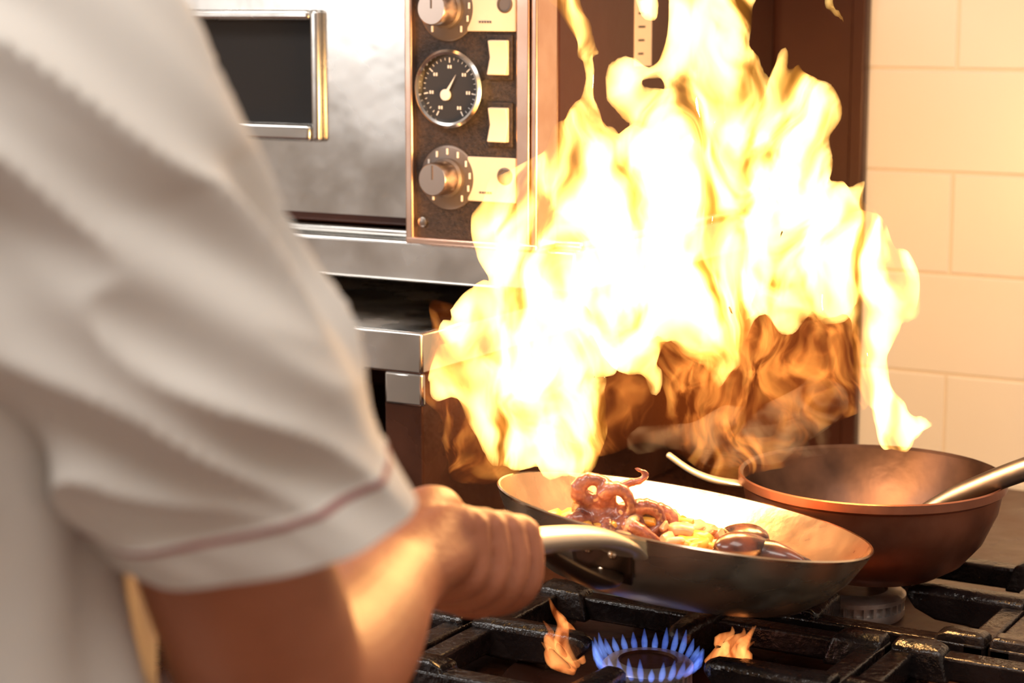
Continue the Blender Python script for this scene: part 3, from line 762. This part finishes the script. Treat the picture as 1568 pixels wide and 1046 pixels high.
    for a,l,r in ((-.030,.92,.0095),(-.010,1.02,.0102),(.011,1.0,.010),(.031,.82,.0088)):
        p.add(*loft([L(.01,a*.3,0),L(.05,a*.8,0),L(.088,a,0)],[.016,.015,r*1.25],seg=16,n=4))
        p.add(*loft([L(.088,a,0),L(.088+.036*l,a*1.08,-.008),L(.088+.058*l,a*1.1,-.026),L(.088+.066*l,a*1.1,-.046)],[r*1.2,r*1.05,r*.95,r*.75],seg=16,n=5))
    p.add(*loft([L(.015,.015,-.004),L(.045,.042,-.014),L(.070,.050,-.030),L(.085,.048,-.044)],[.018,.0145,.0115,.009],seg=16,n=5))
    ch.append(mkobj('left_arm',voxel(p,.003,4,.5),M['skin']))
    p=Part()
    for sx in (-1,1):
        p.add(*loft([B(sx*.085,0,.95),B(sx*.095,0,.80),B(sx*.105,.01,.62),B(sx*.11,.02,.48),B(sx*.115,.0,.28),B(sx*.12,-.015,.09)],[(.10,.115),(.100,.110),(.082,.088),(.068,.070),(.064,.066),(.060,.064)],seg=36,n=6,ref=ay))
    ball(p,B(0,0,.88),(.17,.13,.12),ico=ICO3)
    ch.append(mkobj('trousers',voxel(p,.006,6,.5),M['trousers']))
    p=Part()
    for sx in (-1,1):
        p.add(*loft([B(sx*.12,-.06,.05),B(sx*.12,-.01,.06),B(sx*.125,.06,.05),B(sx*.13,.13,.036),B(sx*.132,.185,.028)],[(.036,.045),(.042,.055),(.044,.045),(.048,.032),(.036,.022)],seg=28,n=6))
    sh=voxel(p,.004,3,.5)
    for v in sh.v: v.z=max(v.z,.002)
    ch.append(mkobj('shoes',sh,M['shoe']))
    p=Part()
    p.add(*loft([B(0,-.01,1.43),B(0,.0,1.50),B(0,.012,1.56)],[.060,.056,.056],seg=30,n=5))
    hc=B(0,.02,1.665)
    R3=Matrix.Rotation(-YAW,3,'Z')
    ball(p,hc+W((0,0,.015)),(.078,.098,.100),ico=ICO3,rot=R3)
    ball(p,B(0,.045,1.615),(.060,.066,.066),ico=ICO3,rot=R3); ball(p,B(0,.092,1.575),(.026,.020,.020),ico=ICO3,rot=R3)
    p.add(*loft([B(0,.115,1.685),B(0,.124,1.66),B(0,.136,1.638),B(0,.120,1.628)],[.008,.010,.014,.010],seg=14,n=4))
    for sx in (-1,1):
        ball(p,B(sx*.032,.105,1.690),(.020,.010,.007),rot=R3); ball(p,B(sx*.078,.01,1.655),(.008,.020,.032),rot=R3)
        ball(p,B(sx*.042,.09,1.64),(.022,.020,.018),rot=R3)
    ball(p,B(0,.112,1.603),(.024,.009,.006),rot=R3); ball(p,B(0,.110,1.594),(.020,.009,.007),rot=R3)
    ch.append(mkobj('head',voxel(p,.0035,4,.5),M['skin']))
    p=Part(); q=Part()
    for sx in (-1,1):
        ball(p,B(sx*.032,.104,1.672),.0125,rot=R3); ball(q,B(sx*.032,.1145,1.672),(.0055,.003,.0055),rot=R3)
    ch.append(mkobj('eyes',p,M['eye'])); ch.append(mkobj('irises',q,M['iris']))
    p=Part(); ball(p,hc+W((0,0,.025))-ay*.010,(.086,.104,.102),ico=ICO3,rot=R3)
    hv=voxel(p,.004,1,.3)
    for i,v in enumerate(hv.v):
        rel=v-hc; fy=rel.dot(ay)
        if fy>.045 and rel.z<.075: hv.v[i]=hc+rel*.80
        elif rel.z<-.045: hv.v[i]=hc+rel*.85
    ch.append(mkobj('hair',hv,M['hair']))
    group('chef',(tc.x,tc.y,.9),ch,True)
chef()

# ------------------------------------------------------------------ LIGHTS
def area(name,loc,size,power,col,target):
    l=bpy.data.lights.new(name,'AREA'); l.shape='RECTANGLE'; l.size=size[0]; l.size_y=size[1]; l.energy=power; l.color=col
    o=bpy.data.objects.new(name,l); scene.collection.objects.link(o); o.location=loc
    o.rotation_euler=(Vector(target)-Vector(loc)).to_track_quat('-Z','Y').to_euler(); return o
area('ceiling_light',(-.5,-.3,2.66),(1.2,.6),20,(1,.95,.88),(-.5,-.3,0))
area('ceiling_light.001',(-2.0,.3,2.66),(1.2,.6),24,(1,.96,.92),(-2.0,.3,0))
area('ceiling_light.002',(.5,.9,2.66),(1.2,.6),13,(1,.95,.88),(.5,.9,0))
area('oven_steel_fill',(-3.1,-1.0,1.75),(.9,.7),14,(1,.97,.94),(-1.0,1.7,1.3))  # added lamp out of view, puts a bright reflection on the oven steel
for i,(x,z,e,r) in enumerate(((.17,1.26,6.5,.06),(.03,1.16,1.8,.035),(.26,1.22,3.2,.04))):
    l=bpy.data.lights.new('fire_light','POINT'); l.energy=e; l.color=(1,.50,.18); l.shadow_soft_size=r
    o=bpy.data.objects.new('fire_light',l); scene.collection.objects.link(o); o.location=RZ@Vector((x,1.66,z))
w=bpy.data.worlds.new('world'); scene.world=w; w.use_nodes=True
w.node_tree.nodes['Background'].inputs[0].default_value=(1,.93,.85,1); w.node_tree.nodes['Background'].inputs[1].default_value=.3

# ------------------------------------------------------------------ CAMERA
cam=bpy.data.cameras.new('camera'); co=bpy.data.objects.new('camera',cam); scene.collection.objects.link(co)
co.location=(0,0,1.42); co.rotation_euler=(math.radians(80.5),0,YAW)
cam.lens=70; cam.sensor_width=36; cam.clip_start=.02
cam.dof.use_dof=True; cam.dof.focus_distance=1.72; cam.dof.aperture_fstop=5.6
scene.camera=co
